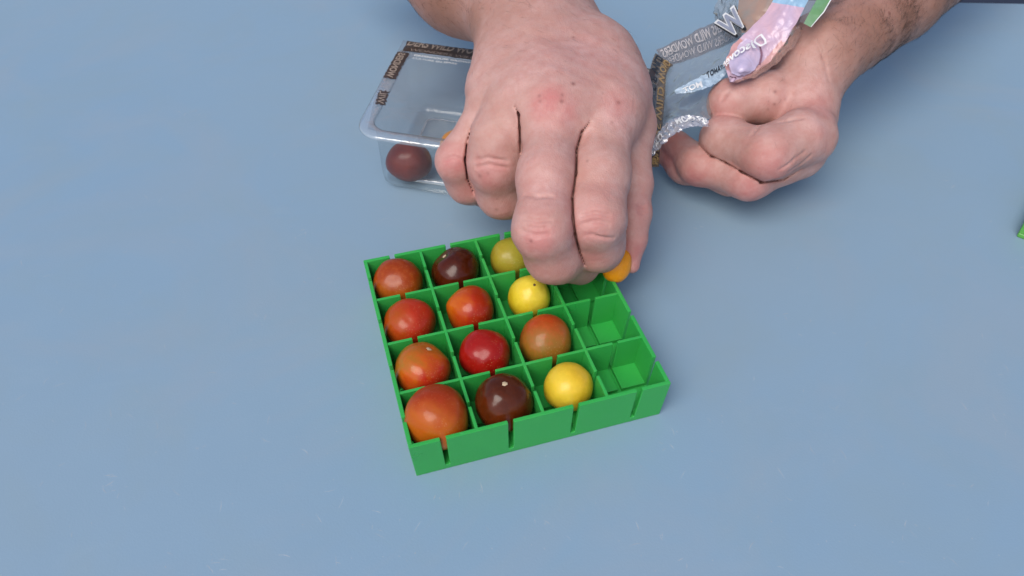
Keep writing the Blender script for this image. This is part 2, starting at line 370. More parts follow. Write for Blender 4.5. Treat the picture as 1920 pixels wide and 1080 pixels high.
T(at(817, 775, 13.6, 20.5), 14.5, m_rust, (.05, -.72, .2), 'largest rust orange cherry tomato bulging from the near left corner cell', GT, seed=10, squash=.97, dimple=.02, lobe=.02)
T(at(942, 739, 13.0, 18.5), 13.0, m_choc, (.05, .02, 1), 'chocolate brown cherry tomato with pale stem scar in the front row', GT, seed=11, scar=(1.5, M_SCAR), squash=1.06, dimple=.04)
T(at(1064, 713, 11.6), 11.4, m_yolk, (-.4, -.4, .2), 'smooth golden yellow cherry tomato in the front row', GT, seed=12, squash=1.0, dimple=0)
dr = bpy.data.objects.new('stem_dot', None)
# little dark stem dot of the lemon yellow tomato
def blob(center, r, mat, parent, name):
    bm = bmesh.new(); bmesh.ops.create_uvsphere(bm, u_segments=12, v_segments=8, radius=r * S)
    me = bpy.data.meshes.new(name); bm.to_mesh(me); bm.free(); me.materials.append(mat)
    o = bpy.data.objects.new(name, me); col.objects.link(o); o.parent = parent; o.location = (Vector(center) * S); return o
bpy.data.objects.remove(dr)

# ------------------------------------------------------------------ signed distance hands
def surface_nets(f, lo, hi, h, coarse=4):
    lo = np.array(lo, float); n = (np.ceil((np.array(hi) - lo) / (h * coarse)).astype(int) + 1) * coarse + 1
    ci = [np.arange(0, k, coarse) for k in n]
    G = np.stack(np.meshgrid(*ci, indexing='ij'), -1).reshape(-1, 3)
    dc = f(lo + G * h).reshape([len(c) for c in ci]).astype(np.float32)
    near = np.abs(dc) < h * coarse * 2.2
    D = np.repeat(np.repeat(np.repeat(dc, coarse, 0), coarse, 1), coarse, 2)
    N = np.repeat(np.repeat(np.repeat(near, coarse, 0), coarse, 1), coarse, 2)
    o = coarse // 2
    D = D[o:o + n[0], o:o + n[1], o:o + n[2]]; N = N[o:o + n[0], o:o + n[1], o:o + n[2]]
    D = np.ascontiguousarray(D); idx = np.argwhere(N)
    out = np.empty(len(idx), np.float32)
    for i in range(0, len(idx), 400000): out[i:i + 400000] = f(lo + idx[i:i + 400000] * h)
    D[idx[:, 0], idx[:, 1], idx[:, 2]] = out
    ins = D < 0
    a = ins[:-1, :-1, :-1]; cnt = np.zeros(a.shape, np.int8)
    for dx in (0, 1):
        for dy in (0, 1):
            for dz in (0, 1): cnt += ins[dx:dx + a.shape[0], dy:dy + a.shape[1], dz:dz + a.shape[2]]
    act = (cnt > 0) & (cnt < 8); cells = np.argwhere(act)
    vid = -np.ones(a.shape, np.int64); vid[act] = np.arange(len(cells))
    acc = np.zeros((len(cells), 3)); c = np.zeros(len(cells))
    corners = [(x, y, z) for x in (0, 1) for y in (0, 1) for z in (0, 1)]
    for p in corners:
        for ax in range(3):
            if p[ax] == 1: continue
            q = list(p); q[ax] = 1
            A = D[cells[:, 0] + p[0], cells[:, 1] + p[1], cells[:, 2] + p[2]]; B = D[cells[:, 0] + q[0], cells[:, 1] + q[1], cells[:, 2] + q[2]]
            m = (A < 0) != (B < 0); t = np.where(m, A / np.where(m, A - B, 1), 0)
            pos = np.tile(np.array(p, float), (len(cells), 1)); pos[:, ax] += t
            acc[m] += pos[m]; c[m] += 1
    P = lo + (cells + acc / c[:, None]) * h
    faces = []
    for ax in range(3):
        u, v = [(1, 2), (2, 0), (0, 1)][ax]
        sl0 = [slice(None)] * 3; sl1 = [slice(None)] * 3; sl0[ax] = slice(0, -1); sl1[ax] = slice(1, None)
        A = ins[tuple(sl0)]; B = ins[tuple(sl1)]; ch = A != B
        e = np.argwhere(ch); e = e[(e[:, u] > 0) & (e[:, v] > 0) & (e[:, u] < n[u] - 1) & (e[:, v] < n[v] - 1)]
        def g(du, dv):
            q = e.copy(); q[:, u] += du; q[:, v] += dv; return vid[q[:, 0], q[:, 1], q[:, 2]]
        quad = np.stack([g(-1, -1), g(0, -1), g(0, 0), g(-1, 0)], 1)
        flip = ~A[e[:, 0], e[:, 1], e[:, 2]]
        quad[flip] = quad[flip][:, ::-1]; faces.append(quad)
    return P, np.concatenate(faces)
def smin(a, b, k):
    h = np.maximum(k - np.abs(a - b), 0) / k
    return np.minimum(a, b) - h * h * k * .25
def cone(p, a, b, ra, rb, flat=None):
    ba = b - a; t = np.clip(((p - a) @ ba) / (ba @ ba), 0, 1); d = p - a - t[:, None] * ba
    if flat is not None:
        nrm, k = flat; dn = d @ nrm; d = d + (dn * (k - 1))[:, None] * nrm
        return (np.sqrt((d * d).sum(1)) - (ra + (rb - ra) * t))
    return np.sqrt((d * d).sum(1)) - (ra + (rb - ra) * t)
def ball(p, c, r): return np.sqrt(((p - c) ** 2).sum(1)) - r
def P3(q): return pt(*q[:3])
def finger_sdf(p, joints, k=7.):
    """joints: (px,py,z,r)"""
    J = [P3(j) for j in joints]; d = None
    for i in range(len(J) - 1):
        a, b = J[i], J[i + 1]; ra, rb = joints[i][3], joints[i + 1][3]
        mid = (a + b) / 2; rm = (ra + rb) / 2 * .985
        e = np.minimum(cone(p, a, mid, ra, rm), cone(p, mid, b, rm, rb))
        d = e if d is None else smin(d, e, k)
    return d
def march(f, px, py):
    """surface point of a hand seen at px,py"""
    d = FW + RT * (px - 960) / F + UP * (540 - py) / F; d = d / np.linalg.norm(d); t = 150.
    for _ in range(200):
        v = float(f((CAM + d * t)[None])[0])
        if abs(v) < .02: break
        t += v * .8
        if t > 900: return None
    return CAM + d * t
def normal_of(f, P, e=.4):
    n = np.stack([f(P + np.eye(3)[k] * e) - f(P - np.eye(3)[k] * e) for k in range(3)], 1)
    return n / np.maximum(np.linalg.norm(n, axis=1)[:, None], 1e-6)
def hand_mesh(name, palm, fingers, creases, bumps, flush, tans, marks, lo, hi, mat, parent, h=.64, kp=9., kf=5.5, kff=1.6):
    pj = [[(P3(a), a[3]) for a in seg] for seg in palm]
    def f0(p):
        d = None
        for (a, ra), (b, rb) in pj:
            e = cone(p, a, b, ra, rb); d = e if d is None else smin(d, e, kp)
        for (q, r, k) in bumps: d = smin(d, ball(p, P3(q), r), k)
        fd = None
        for jl in fingers:
            e = finger_sdf(p, jl); fd = e if fd is None else smin(fd, e, kff)
        d = smin(d, fd, kf)
        return d + .16 * np.sin(p[:, 0] * .31 + 1.3 * np.sin(p[:, 1] * .23)) * np.sin(p[:, 1] * .37 + p[:, 2] * .29)
    segs = []; blades = []
    for line, r, *dp in creases:
        off = dp[0] if dp else .55
        if len(dp) > 1:   # slide the crease onto the line where fingers A and B meet
            fa, fb_ = fingers[dp[1]], fingers[dp[2]]; new = []
            for k, q in enumerate(line):
                a = np.array(line[max(k - 1, 0)], float); b = np.array(line[min(k + 1, len(line) - 1)], float); t = (b - a) / np.linalg.norm(b - a); nv = np.array((-t[1], t[0]))
                offs = np.arange(-15, 15.1, 3.); dd = []
                for o_ in offs:
                    x = march(f0, *(np.array(q) + nv * o_)); dd.append(np.nan if x is None else float(finger_sdf(x[None], fa)[0] - finger_sdf(x[None], fb_)[0]))
                best = None
                for m_ in range(len(offs) - 1):
                    if dd[m_] == dd[m_] and dd[m_ + 1] == dd[m_ + 1] and dd[m_] * dd[m_ + 1] <= 0 and abs(dd[m_] - dd[m_ + 1]) < 8:
                        o_ = offs[m_] + 3. * abs(dd[m_]) / (abs(dd[m_]) + abs(dd[m_ + 1]) + 1e-9)
                        if best is None or abs(o_) < abs(best): best = o_
                new.append(np.nan if best is None else best)
            new = np.array(new); ok_ = ~np.isnan(new)
            if ok_.any(): new = np.interp(np.arange(len(new)), np.arange(len(new))[ok_], new[ok_]); new = np.convolve(np.pad(new, 1, 'edge'), (.2, .6, .2), 'valid')
            else: new = np.zeros(len(line))
            l2 = []
            for k, q in enumerate(line):
                a = np.array(line[max(k - 1, 0)], float); b = np.array(line[min(k + 1, len(line) - 1)], float); t = (b - a) / np.linalg.norm(b - a)
                l2.append(tuple(np.array(q) + np.array((-t[1], t[0])) * new[k]))
            line = l2
        pts_ = [march(f0, *q) for q in line]
        pts_ = [q for q in pts_ if q is not None]
        if len(pts_) > 1:
            nn = normal_of(f0, np.array(pts_)); pts_ = [q + n_ * r * off for q, n_ in zip(pts_, nn)]; m_ = len(pts_)
            if off < .5:
                for k in range(m_ - 1):
                    a, b = pts_[k], pts_[k + 1]; w_ = (a + b) / 2 - CAM; w_ = w_ / np.linalg.norm(w_)
                    blades.append((a, b, w_, 1. if 0 < k else .45, 1. if k < m_ - 2 else .5, r))
                continue
            rr_ = [r * (.35 if off < .5 and k in (0, m_ - 1) else 1) for k in range(m_)]
            segs += [(pts_[k], pts_[k + 1], rr_[k], rr_[k + 1], 1.6 if off > .5 else 1.1) for k in range(m_ - 1)]
    def f(p):
        d = f0(p)
        for a, b, r, r2_, kk_ in segs:
            c_ = (a + b) / 2; m = ((p - c_) ** 2).sum(1) < (np.linalg.norm(b - a) / 2 + 6) ** 2
            if m.any():
                e = cone(p[m], a, b, r, r2_); d[m] = -smin(-d[m], e, kk_)
        for a, b, w_, s0, s1, r in blades:   # the deep narrow gap where two fingers press together
            m = ((p - (a + b) / 2) ** 2).sum(1) < (np.linalg.norm(b - a) / 2 + 12) ** 2
            if m.any():
                q = p[m] - a; u_ = b - a; L_ = np.linalg.norm(u_); u_ = u_ / L_; wv = w_ - u_ * (w_ @ u_); wv /= np.linalg.norm(wv); n_ = np.cross(u_, wv)
                uu, ww, nn_ = q @ u_, q @ wv, q @ n_; t_l = np.clip(uu / L_, 0, 1); sc = s0 + (s1 - s0) * t_l
                th = .42 * r * sc; dep = 7.5 * sc
                th = th * np.clip(1 - ww / (dep + .01) * .5, .3, 1.6)
                ex = np.maximum(np.abs(uu - L_ / 2) - L_ / 2, 0); ey = np.maximum(ww - dep, 0); e = np.sqrt(ex * ex + ey * ey + nn_ * nn_) - th
                d[m] = -smin(-d[m], e, .9)
        return d
    P, Q = surface_nets(f, lo, hi, h)
    me = bpy.data.meshes.new(name); me.vertices.add(len(P)); me.vertices.foreach_set('co', (P * S).ravel())
    me.loops.add(Q.size); me.loops.foreach_set('vertex_index', Q.ravel().astype(np.int32))
    me.polygons.add(len(Q)); me.polygons.foreach_set('loop_start', np.arange(0, Q.size, 4, dtype=np.int32)); me.polygons.foreach_set('loop_total', np.full(len(Q), 4, np.int32))
    me.update(calc_edges=True); me.validate()
    me.polygons.foreach_set('use_smooth', np.ones(len(me.polygons), bool))
    for nm, lst in (('flush', flush), ('tan', tans), ('mark', marks)):
        at_ = me.attributes.new(nm, 'FLOAT', 'POINT'); v = np.zeros(len(P))
        for (q, r, s_) in lst:
            c_ = march(f0, q[0], q[1]) if len(q) == 2 else P3(q)
            if c_ is None: continue
            rr_ = r * .8 if nm == 'mark' else r
            v = np.maximum(v, s_ * (.8 if nm == 'mark' else 1) * np.exp(-(((P - c_) ** 2).sum(1)) / (rr_ * rr_)))
        at_.data.foreach_set('value', v.astype(np.float32))
    o = link(name, me, mat, parent)
    sm = o.modifiers.new('smooth', 'SMOOTH'); sm.factor = .5; sm.iterations = 2
    return o, P, f0
def hairs(name, P, f, n, weight, flow, length, parent, seed, width=.045):
    rn = np.random.RandomState(seed); V = []; Fc = []; wts = weight(P); wts = wts / wts.sum()
    ids = rn.choice(len(P), n, p=wts); base = P[ids] + rn.normal(0, .25, (n, 3)); N = normal_of(f, base); base = base - N * f(base)[:, None]
    for k in range(n):
        t = flow + rn.normal(0, .32, 3); t = t - N[k] * (t @ N[k]); t /= np.linalg.norm(t) + 1e-6
        L = length * rn.uniform(.5, 1.2); side = np.cross(t, N[k]); curl = rn.normal(0, .35); b = len(V); m = 5
        p = base[k] - N[k] * .2; dr_ = t * .93 + N[k] * .38
        for i in range(m):
            wd = width * (1 - i / (m - .6))
            for a in (0, 2.1, 4.2): V.append(p + side * math.cos(a) * wd + np.cross(dr_, side) * math.sin(a) * wd)
            dr_ = dr_ + side * curl * .22 - N[k] * .13; dr_ /= np.linalg.norm(dr_); p = p + dr_ * L / (m - 1)
        for i in range(m - 1):
            for a in range(3): Fc.append((b + i * 3 + a, b + i * 3 + (a + 1) % 3, b + i * 3 + 3 + (a + 1) % 3, b + i * 3 + 3 + a))
    o = from_arrays(name, V, Fc, M_HAIR, parent); tag(o, kind='stuff'); return o
M_HAIR = mat_plain('brown_arm_hair', (.035, .018, .010), .5, .3, 50)
M_SKIN = mat_skin('hand_skin', 1.0)
person = empty('person', (110, 250, 60))
tag(person, 'bare armed person lowering a tomato into the tray and gripping the crumpled film', 'person')

# right hand (back of the hand to the camera)
rp = [((985, -25, 98, 25), (1008, 40, 97, 25)), ((1008, 40, 97, 23), (1135, 205, 88, 15)), ((1005, 40, 98, 24), (1040, 205, 92, 15)), ((985, 50, 97, 22), (980, 190, 91, 14.5)),
      ((970, 70, 93, 19), (925, 190, 84, 12)), ((1050, 50, 90, 20), (1160, 175, 78, 17)), ((1120, 120, 86, 18), (1133, 215, 84, 15)),
      ((704, -195, 98, 42), (878, -48, 96, 35)), ((878, -48, 96, 35), (968, 28, 96, 24)), ((1000, 80, 78, 18), (1040, 190, 72, 16)),
      ((935, 170, 84, 14), (1040, 185, 90, 16.5)), ((1040, 185, 90, 16.5), (1145, 185, 84, 17)), ((972, 120, 88, 17), (1110, 120, 90, 20)), ((1040, 225, 88, 15), (1120, 225, 84, 15.5)), ((985, 205, 87, 13.5), (1040, 225, 88, 15))]
rf = [[(1138, 215, 87, 14.6), (1122, 330, 77, 14.0), (1115, 410, 69, 13.6), (1118, 455, 51, 12.8), (1130, 472, 37, 10.6)],
      [(1040, 215, 90, 14.0), (1026, 330, 80, 13.4), (1018, 430, 69.5, 13.0), (1038, 478, 51, 12.8), (1088, 499, 30, 9.6)],
      [(965, 205, 89, 13.5), (938, 260, 78, 14.2), (931, 308, 66, 13.8), (944, 360, 46, 13.2), (984, 382, 27, 9.8)],
      [(920, 200, 84, 11), (858, 302, 60, 10.3), (878, 342, 44, 10.6), (915, 365, 26, 8.4)],
      [(1120, 120, 72, 16), (1180, 235, 70, 12.8), (1187, 345, 54, 9.0), (1187, 402, 45, 8.2), (1187, 450, 38, 5.8), (1185, 498, 28, 3.9)]]
rcre = [([(985, 364), (1008, 369), (1035, 368)], .55), ([(980, 409), (1005, 415), (1032, 413)], .6), ([(978, 432), (1003, 441), (1030, 438)], .7), ([(985, 424), (1005, 428), (1025, 427)], .5),
        ([(1090, 405), (1115, 399), (1142, 405)], .5), ([(1092, 420), (1118, 413), (1142, 420)], .55), ([(890, 300), (915, 296), (950, 302)], .5), ([(892, 314), (918, 308), (950, 315)], .5), ([(1196, 384), (1204, 388), (1210, 384)], .6), ([(1197, 396), (1204, 400), (1210, 397)], .5),
        ([(835, 300), (850, 294), (866, 300)], .45), ([(1075, 445), (1110, 440), (1150, 447)], .4), ([(968, 196), (978, 212), (985, 240), (987, 268), (986, 290)], 1.1, .1, 1, 2),
        ([(1112, 232), (1095, 250), (1080, 280), (1073, 320), (1066, 370), (1063, 410), (1066, 445), (1078, 480), (1096, 500)], 1.2, .1, 0, 1),
        ([(892, 252), (886, 272), (881, 302), (883, 335), (893, 362)], 1.0, .1, 2, 3)]
rflush = [((1030, 195), 10, .9), ((1058, 205), 8, .7), ((1160, 200), 9, .5), ((1012, 452), 10, .75), ((1112, 425), 12, .6), ((920, 330), 12, .6), ((848, 308), 10, .8), ((1190, 480), 12, .7), ((1060, 510), 12, .4), ((1120, 488), 11, .45), ((1200, 395), 11, .5), ((950, 395), 10, .5), ((1010, 330), 16, .25), ((1100, 110), 30, .2), ((870, 360), 10, .5), ((1020, 400), 26, .22), ((1110, 400), 26, .22), ((920, 350), 22, .25), ((855, 330), 18, .3), ((1195, 420), 22, .35), ((1060, 500), 20, .3)]
rtan = [((820, 10), 36, .95), ((885, 50), 22, .8), ((940, 20), 24, .5), ((950, 10), 30, .3), ((1120, 20), 16, .25), ((790, -10), 50, .7)]
rmark = [((1075, 70), 1.0, .8), ((1075, 157), 1.3, 1), ((1053, 190), 1.2, .8), ((1054, 178), 1.1, .5), ((1160, 192), 1.3, .7), ((1011, 180), 1.1, .5), ((1013, 190), 1.0, .5), ((900, 329), 1.6, .55), ((915, 325), 1.0, .4), ((931, 393), 1.2, .5), ((1101, 302), .9, .6), ((1148, 230), .9, .4), ((1060, 115), .9, .4), ((996, 452), 1.1, .7), ((1130, 175), 1.0, .4)]
o_r, PR, fR = hand_mesh('right_arm', rp, rf, rcre, [], rflush, rtan, rmark, (-150, -10, 5), (110, 330, 150), M_SKIN, person, kp=15., kf=5.)
o_r['label'] = 'right arm reaching down with its fingertips pinching an orange tomato'

# left hand (fist pinching the film)
lp = [((1515, 256, 50, 16), (1462, 278, 49, 14.5)), ((1528, 95, 70, 20), (1508, 180, 58, 16)), ((1525, 105, 70, 20), (1508, 240, 48, 15)), ((1525, 115, 64, 18), (1496, 280, 36, 14)), ((1548, 100, 72, 22.5), (1678, -5, 78, 27.5)), ((1678, -5, 78, 27.5), (1900, -190, 82, 36)),
      ((1530, 100, 68, 18), (1470, 150, 52, 16)), ((1500, 240, 30, 14), (1440, 245, 16, 13)), ((1520, 130, 58, 17), (1500, 150, 55, 17))]
lf = [[(1500, 178, 55, 15.5), (1440, 184, 56, 14.2), (1373, 193, 54, 13.0), (1375, 203, 34, 11.5), (1410, 210, 20, 9)],
      [(1500, 255, 54, 14.5), (1440, 290, 50, 13.4), (1358, 262, 41, 12.8), (1365, 245, 24, 10)],
      [(1500, 290, 36, 14), (1405, 333, 32, 11.8), (1310, 310, 25, 10.8), (1268, 272, 24, 9)],
      [(1495, 300, 28, 12), (1370, 330, 20, 10.5), (1285, 312, 16, 9.5), (1252, 288, 16, 8)],
      [(1520, 105, 52, 15), (1450, 118, 56, 12), (1412, 128, 58, 9.5)]]
lflush = [((1436, 320), 15, .7), ((1352, 205), 9, .5), ((1540, 200), 11, .45), ((1400, 360), 14, .7), ((1250, 290), 16, .9), ((1300, 335), 14, .7), ((1460, 205), 12, .3), ((1375, 150), 12, .3), ((1545, 260), 10, .3)]
ltan = [((1590, 90), 20, .75), ((1560, 30), 24, .7), ((1640, 50), 38, .9), ((1700, 20), 40, .9), ((1780, -20), 50, .95), ((1610, 140), 16, .7)]
lcre = [([(1462, 229), (1480, 225), (1505, 221)], .8), ([(1322, 268), (1334, 290), (1354, 308), (1388, 327), (1430, 341), (1468, 333), (1500, 312)], 1.1, .1, 1, 2), ([(1410, 252), (1417, 243), (1422, 236)], 1.0), ([(1480, 322), (1502, 308), (1520, 292)], .6), ([(1462, 318), (1488, 300), (1508, 285)], .45), ([(1357, 186), (1361, 178), (1366, 172)], .5), ([(1352, 190), (1355, 181), (1360, 174)], .45), ([(1532, 78), (1545, 110), (1555, 150)], .35)]
lmark = [((1453, 172), 1.2, .8), ((1452, 195), 1.0, .7), ((1440, 205), 1.0, .5), ((1472, 186), .9, .4), ((1480, 270), .9, .3)]
o_l, PL, fL = hand_mesh('left_arm', lp, lf, lcre, [((1530, 215, 52), 9, 8)], lflush, ltan, lmark, (75, 30, 3), (420, 360, 125), M_SKIN, person, kf=3.5, kp=8.)
o_l['label'] = 'left arm ending in a fist that grips the crumpled film'
def pxw(P):
    d = P - CAM; z = d @ FW; return 960 + F * (d @ RT) / z, 540 - F * (d @ UP) / z
def mnz(P): return np.clip(np.sin(P[:, 0] * .13 + np.sin(P[:, 1] * .11) * 2) * np.sin(P[:, 1] * .17 + 1) * 1.5, 0, 1)
def wr(P):
    x, y = pxw(P); t = np.clip((60 - y - (x - 850) * .25) / 70, 0, 1) * (P[:, 2] > 60); return t + .07 * (y < 140) * (P[:, 2] > 80) + 1e-9
def wl(P):
    x, y = pxw(P); return np.clip((x - 1500 - y * .4) / 100, 0, 1) ** 1.2 * (y > -60) * (.25 + mnz(P)) * (P[:, 2] > 55) + .01 * (x > 1400) * (P[:, 2] > 60) + 1e-9
hairs('arm_hair', PR, fR, 4200, wr, np.array([.75, -.6, 0]), 8, person, 3)
hairs('arm_hair', PL, fL, 5200, wl, np.array([-.3, -.9, 0]), 7.5, person, 5)

# the orange tomato held between index finger and thumb
t_ = T(tuple(pt(1157, 496, 30)), 7.4, m_orange, (.25, .55, .75), 'small orange oval tomato pinched between index finger and thumb above the tray', None, seed=21, squash=1.3, dimple=.03, name='orange_tomato')

# ------------------------------------------------------------------ clear punnet with its printed film lid
RZ = 45.5
PO = pt(660, 249, RZ)[:2]; _fr = pt(1222, 327, RZ)[:2] - PO; _rl = pt(752, 80, RZ)[:2] - PO
PL_ = float(np.linalg.norm(_fr)); PD_ = float(np.linalg.norm(_rl)); E1 = _fr / PL_; E2 = _rl / PD_
def pw(a, b, z): q = PO + E1 * a + E2 * b; return np.array([q[0], q[1], z])
print('punnet', PL_, PD_)
punnet = empty('clear_punnet', tuple(pw(88, 52, 0))); tag(punnet, 'clear plastic punnet with brown printed film lid peeled up behind the hands', 'punnet')
def rring(ins, z, rad=15, n=7):
    out = []; r = max(rad - ins * .5, 3)
    for cx, cy, a0 in ((PL_ - ins - r, PD_ - ins - r, 0), (ins + r, PD_ - ins - r, 90), (ins + r, ins + r, 180), (PL_ - ins - r, ins + r, 270)):
        for i in range(n + 1):
            a = math.radians(a0 + 90 * i / n); out.append(pw(cx + r * math.cos(a), cy + r * math.sin(a), z))
    return out
def loft(rings, name, mat, cap=False):
    V = []; Fc = []; n = len(rings[0])
    for r_ in rings: V += r_
    for k in range(len(rings) - 1):
        for i in range(n): Fc.append((k * n + i, k * n + (i + 1) % n, (k + 1) * n + (i + 1) % n, (k + 1) * n + i))
    if cap: Fc.append(tuple(range((len(rings) - 1) * n, len(rings) * n)))
    return from_arrays(name, V, Fc, mat, punnet)
loft([rring(i, z) for i, z in ((.2, RZ - 3.4), (-.3, RZ - 2.4), (0, RZ - 1.2), (.8, RZ - .7), (7.2, RZ - .6), (8.0, RZ - 1.2), (8.2, RZ - 3.0))], 'rim', M_RIM)
loft([rring(i, z) for i, z in ((8.2, RZ - 3.0), (8.3, 36), (8.4, 35.4), (8.6, 8), (9.0, 4), (11, 1.0), (18, .8), (19, .9))], 'side_wall', M_CLEAR)
loft([rring(i, z) for i, z in ((18.8, .7), (19.4, 2.4), (20.2, 3.0), (21.2, 2.7))], 'base_ridge', M_RIM)
loft([rring(i, z) for i, z in ((21, 2.6), (22, 2.6))], 'base', M_CLEAR, True)

def cr(p0, p1, p2, p3, t): return .5 * ((2 * p1) + (-p0 + p2) * t + (2 * p0 - 5 * p1 + 4 * p2 - p3) * t * t + (-p0 + 3 * p1 - 3 * p2 + p3) * t ** 3)
class Sheet:
    """a flexible film through a grid of control points; wrinkle = ridge height in mm"""
    def __init__(s, rows, wrinkle=.5, freq=.12, seed=0, world=False, linear=False):
        s.C = [[np.array(q, float) if world else pt(*q) for q in r] for r in rows]; s.lin = linear; s.w = wrinkle; s.f = freq; s.seed = seed
    def raw(s, u, v):
        def line(L, t):
            m = len(L) - 1; x = min(max(t, 0), 1) * m; i = min(int(x), m - 1); k = x - i
            if m == 1 or s.lin: return L[i] * (1 - k) + L[i + 1] * k
            g = lambda j: L[j] if 0 <= j <= m else (2 * L[0] - L[1] if j < 0 else 2 * L[m] - L[m - 1])
            return cr(g(i - 1), g(i), g(i + 1), g(i + 2), k)
        return line([line(r, u) for r in s.C], v)
    def at(s, u, v, lift=0.):
        p = s.raw(u, v); e = .02
        du = s.raw(min(u + e, 1), v) - s.raw(max(u - e, 0), v); dv = s.raw(u, min(v + e, 1)) - s.raw(u, max(v - e, 0))
        n = np.cross(du, dv); l = np.linalg.norm(n); n = n / l if l > 1e-9 else np.array([0, 0, 1.])
        if n[2] < 0: n = -n
        q = Vector(p * s.f) + Vector((s.seed * 7.3, 0, 0))
        h = (1 - 2 * abs(mnoise.noise(q))) * .7 + (1 - 2 * abs(mnoise.noise(q * 2.3 + Vector((3, 1, 2))))) * .3
        return p + n * (s.w * h + lift)
    def mesh(s, name, mat, parent, nu=40, nv=40, u0=0, u1=1, v0=0, v1=1, lift=0., ragged=0.):
        V = []; Fc = []
        for j in range(nv + 1):
            for i in range(nu + 1):
                u = u0 + (u1 - u0) * i / nu; v = v0 + (v1 - v0) * j / nv
                if ragged and j in (0, nv): v += ragged * mnoise.noise(Vector((i * .7, j * 3.1, s.seed)))
                if ragged and i in (0, nu): u += ragged * mnoise.noise(Vector((j * .7, i * 3.1, s.seed + 5)))
                V.append(s.at(min(max(u, 0), 1), min(max(v, 0), 1), lift))
        for j in range(nv):
            for i in range(nu): a = j * (nu + 1) + i; Fc.append((a, a + 1, a + nu + 2, a + nu + 1))
        return from_arrays(name, V, Fc, mat, parent)
def text_mesh(body, name, mat, parent, fn, bold=.02, spacing=1., shear=0.):
    """letters laid on a surface: fn(x 0..1 along the words, y 0..1 up the letters) -> world mm"""
    cu = bpy.data.curves.new('lettering', 'FONT'); cu.body = body; cu.offset = bold; cu.space_character = spacing; cu.shear = shear; cu.resolution_u = 3
    o = bpy.data.objects.new('tmp', cu); me = bpy.data.meshes.new_from_object(o)
    bpy.data.objects.remove(o)
    co = np.array([v.co[:] for v in me.vertices]); x0, x1 = co[:, 0].min(), co[:, 0].max(); y0, y1 = co[:, 1].min(), co[:, 1].max()
    bm = bmesh.new(); bm.from_mesh(me); bmesh.ops.triangulate(bm, faces=bm.faces)
    long_ = [e for e in bm.edges if e.calc_length() > (y1 - y0) * .35]; bmesh.ops.subdivide_edges(bm, edges=long_, cuts=1, use_grid_fill=False)
    for v in bm.verts:
        q = fn((v.co.x - x0) / (x1 - x0), (v.co.y - y0) / (y1 - y0)); v.co = Vector(q) * S
    bm.to_mesh(me); bm.free(); me.name = name
    return link(name, me, mat, parent)

fz = RZ + .3
filmA = Sheet([[pw(a, b, fz + dz) for a, dz in ((1 + sh, 0), (60, -.8), (120, -.8), (PL_ - 1 - sh, .4))] for b, dz, sh in ((4.5, -.3, 7), (50, -1., 0), (100, .3, 0), (109, 2.2, 0))], .45, .05, 2, world=True)
film = filmA.mesh('film_lid', M_FILM, punnet, 70, 50)
def A(a, b, lift=.25): return filmA.at((a - 1) / (PL_ - 2), min(max(float(np.interp(b, (4.5, 50, 100, 109), (0, 1/3, 2/3, 1))), 0), 1), lift)
def strip(a0, a1, b0, b1, mat, name, lift=.2, nu=30, nv=6, rag=0.):
    V = []; Fc = []
    for j in range(nv + 1):
        for i in range(nu + 1):
            a = a0 + (a1 - a0) * i / nu; b = b0 + (b1 - b0) * j / nv
            if rag: a += rag * mnoise.noise(Vector((i, j * .9, 1))) * (i in (0, nu)); b += rag * mnoise.noise(Vector((i * .9, j, 7))) * (j in (0, nv))
            V.append(A(a, b, lift))
    for j in range(nv):
        for i in range(nu): k = j * (nu + 1) + i; Fc.append((k, k + 1, k + nu + 2, k + nu + 1))
    return from_arrays(name, V, Fc, mat, film)
strip(4, PL_ - 3, 93.5, 108.5, M_BROWN, 'printed_band', nu=80, rag=1.2)
text_mesh('DERS WILD WONDERS WILD WONDERS WILD WONDERS', 'lettering', M_DIM, film, lambda x, y: A(5 + x * (PL_ - 12), 100.6 + y * 5.4, .5), .02, .95, .2)
text_mesh('WONDERS WILD WONDERS WILD WONDERS WILD WOND', 'lettering', M_DIM, film, lambda x, y: A(9 + x * (PL_ - 18), 94.6 + y * 3.8, .5), -.01, .95, .2)
strip(1.5, 9.5, 60, 91, M_BROWN, 'printed_band', nu=8, nv=30, rag=1.2); strip(2.5, 9, 31, 46, M_BROWN, 'printed_band', nu=8, nv=16, rag=2.)
text_mesh('WONDERS', 'lettering', M_DIM, film, lambda x, y: A(2.8 + y * 4.6, 61 + x * 28, .5), .03)
text_mesh('WIL', 'lettering', M_DIM, film, lambda x, y: A(3.4 + y * 4.4, 32 + (x) * 13, .5), .0)
text_mesh('GREENHOUSE GROWN', 'lettering', M_WHITE, film, lambda x, y: A(13 + x * 38, 87.5 + y * 2.3, .5), .02)
text_mesh('CULTURE EN SERRE', 'lettering', M_WHITE, film, lambda x, y: A(13 + x * 29, 83.8 + y * 1.9, .5), .01)

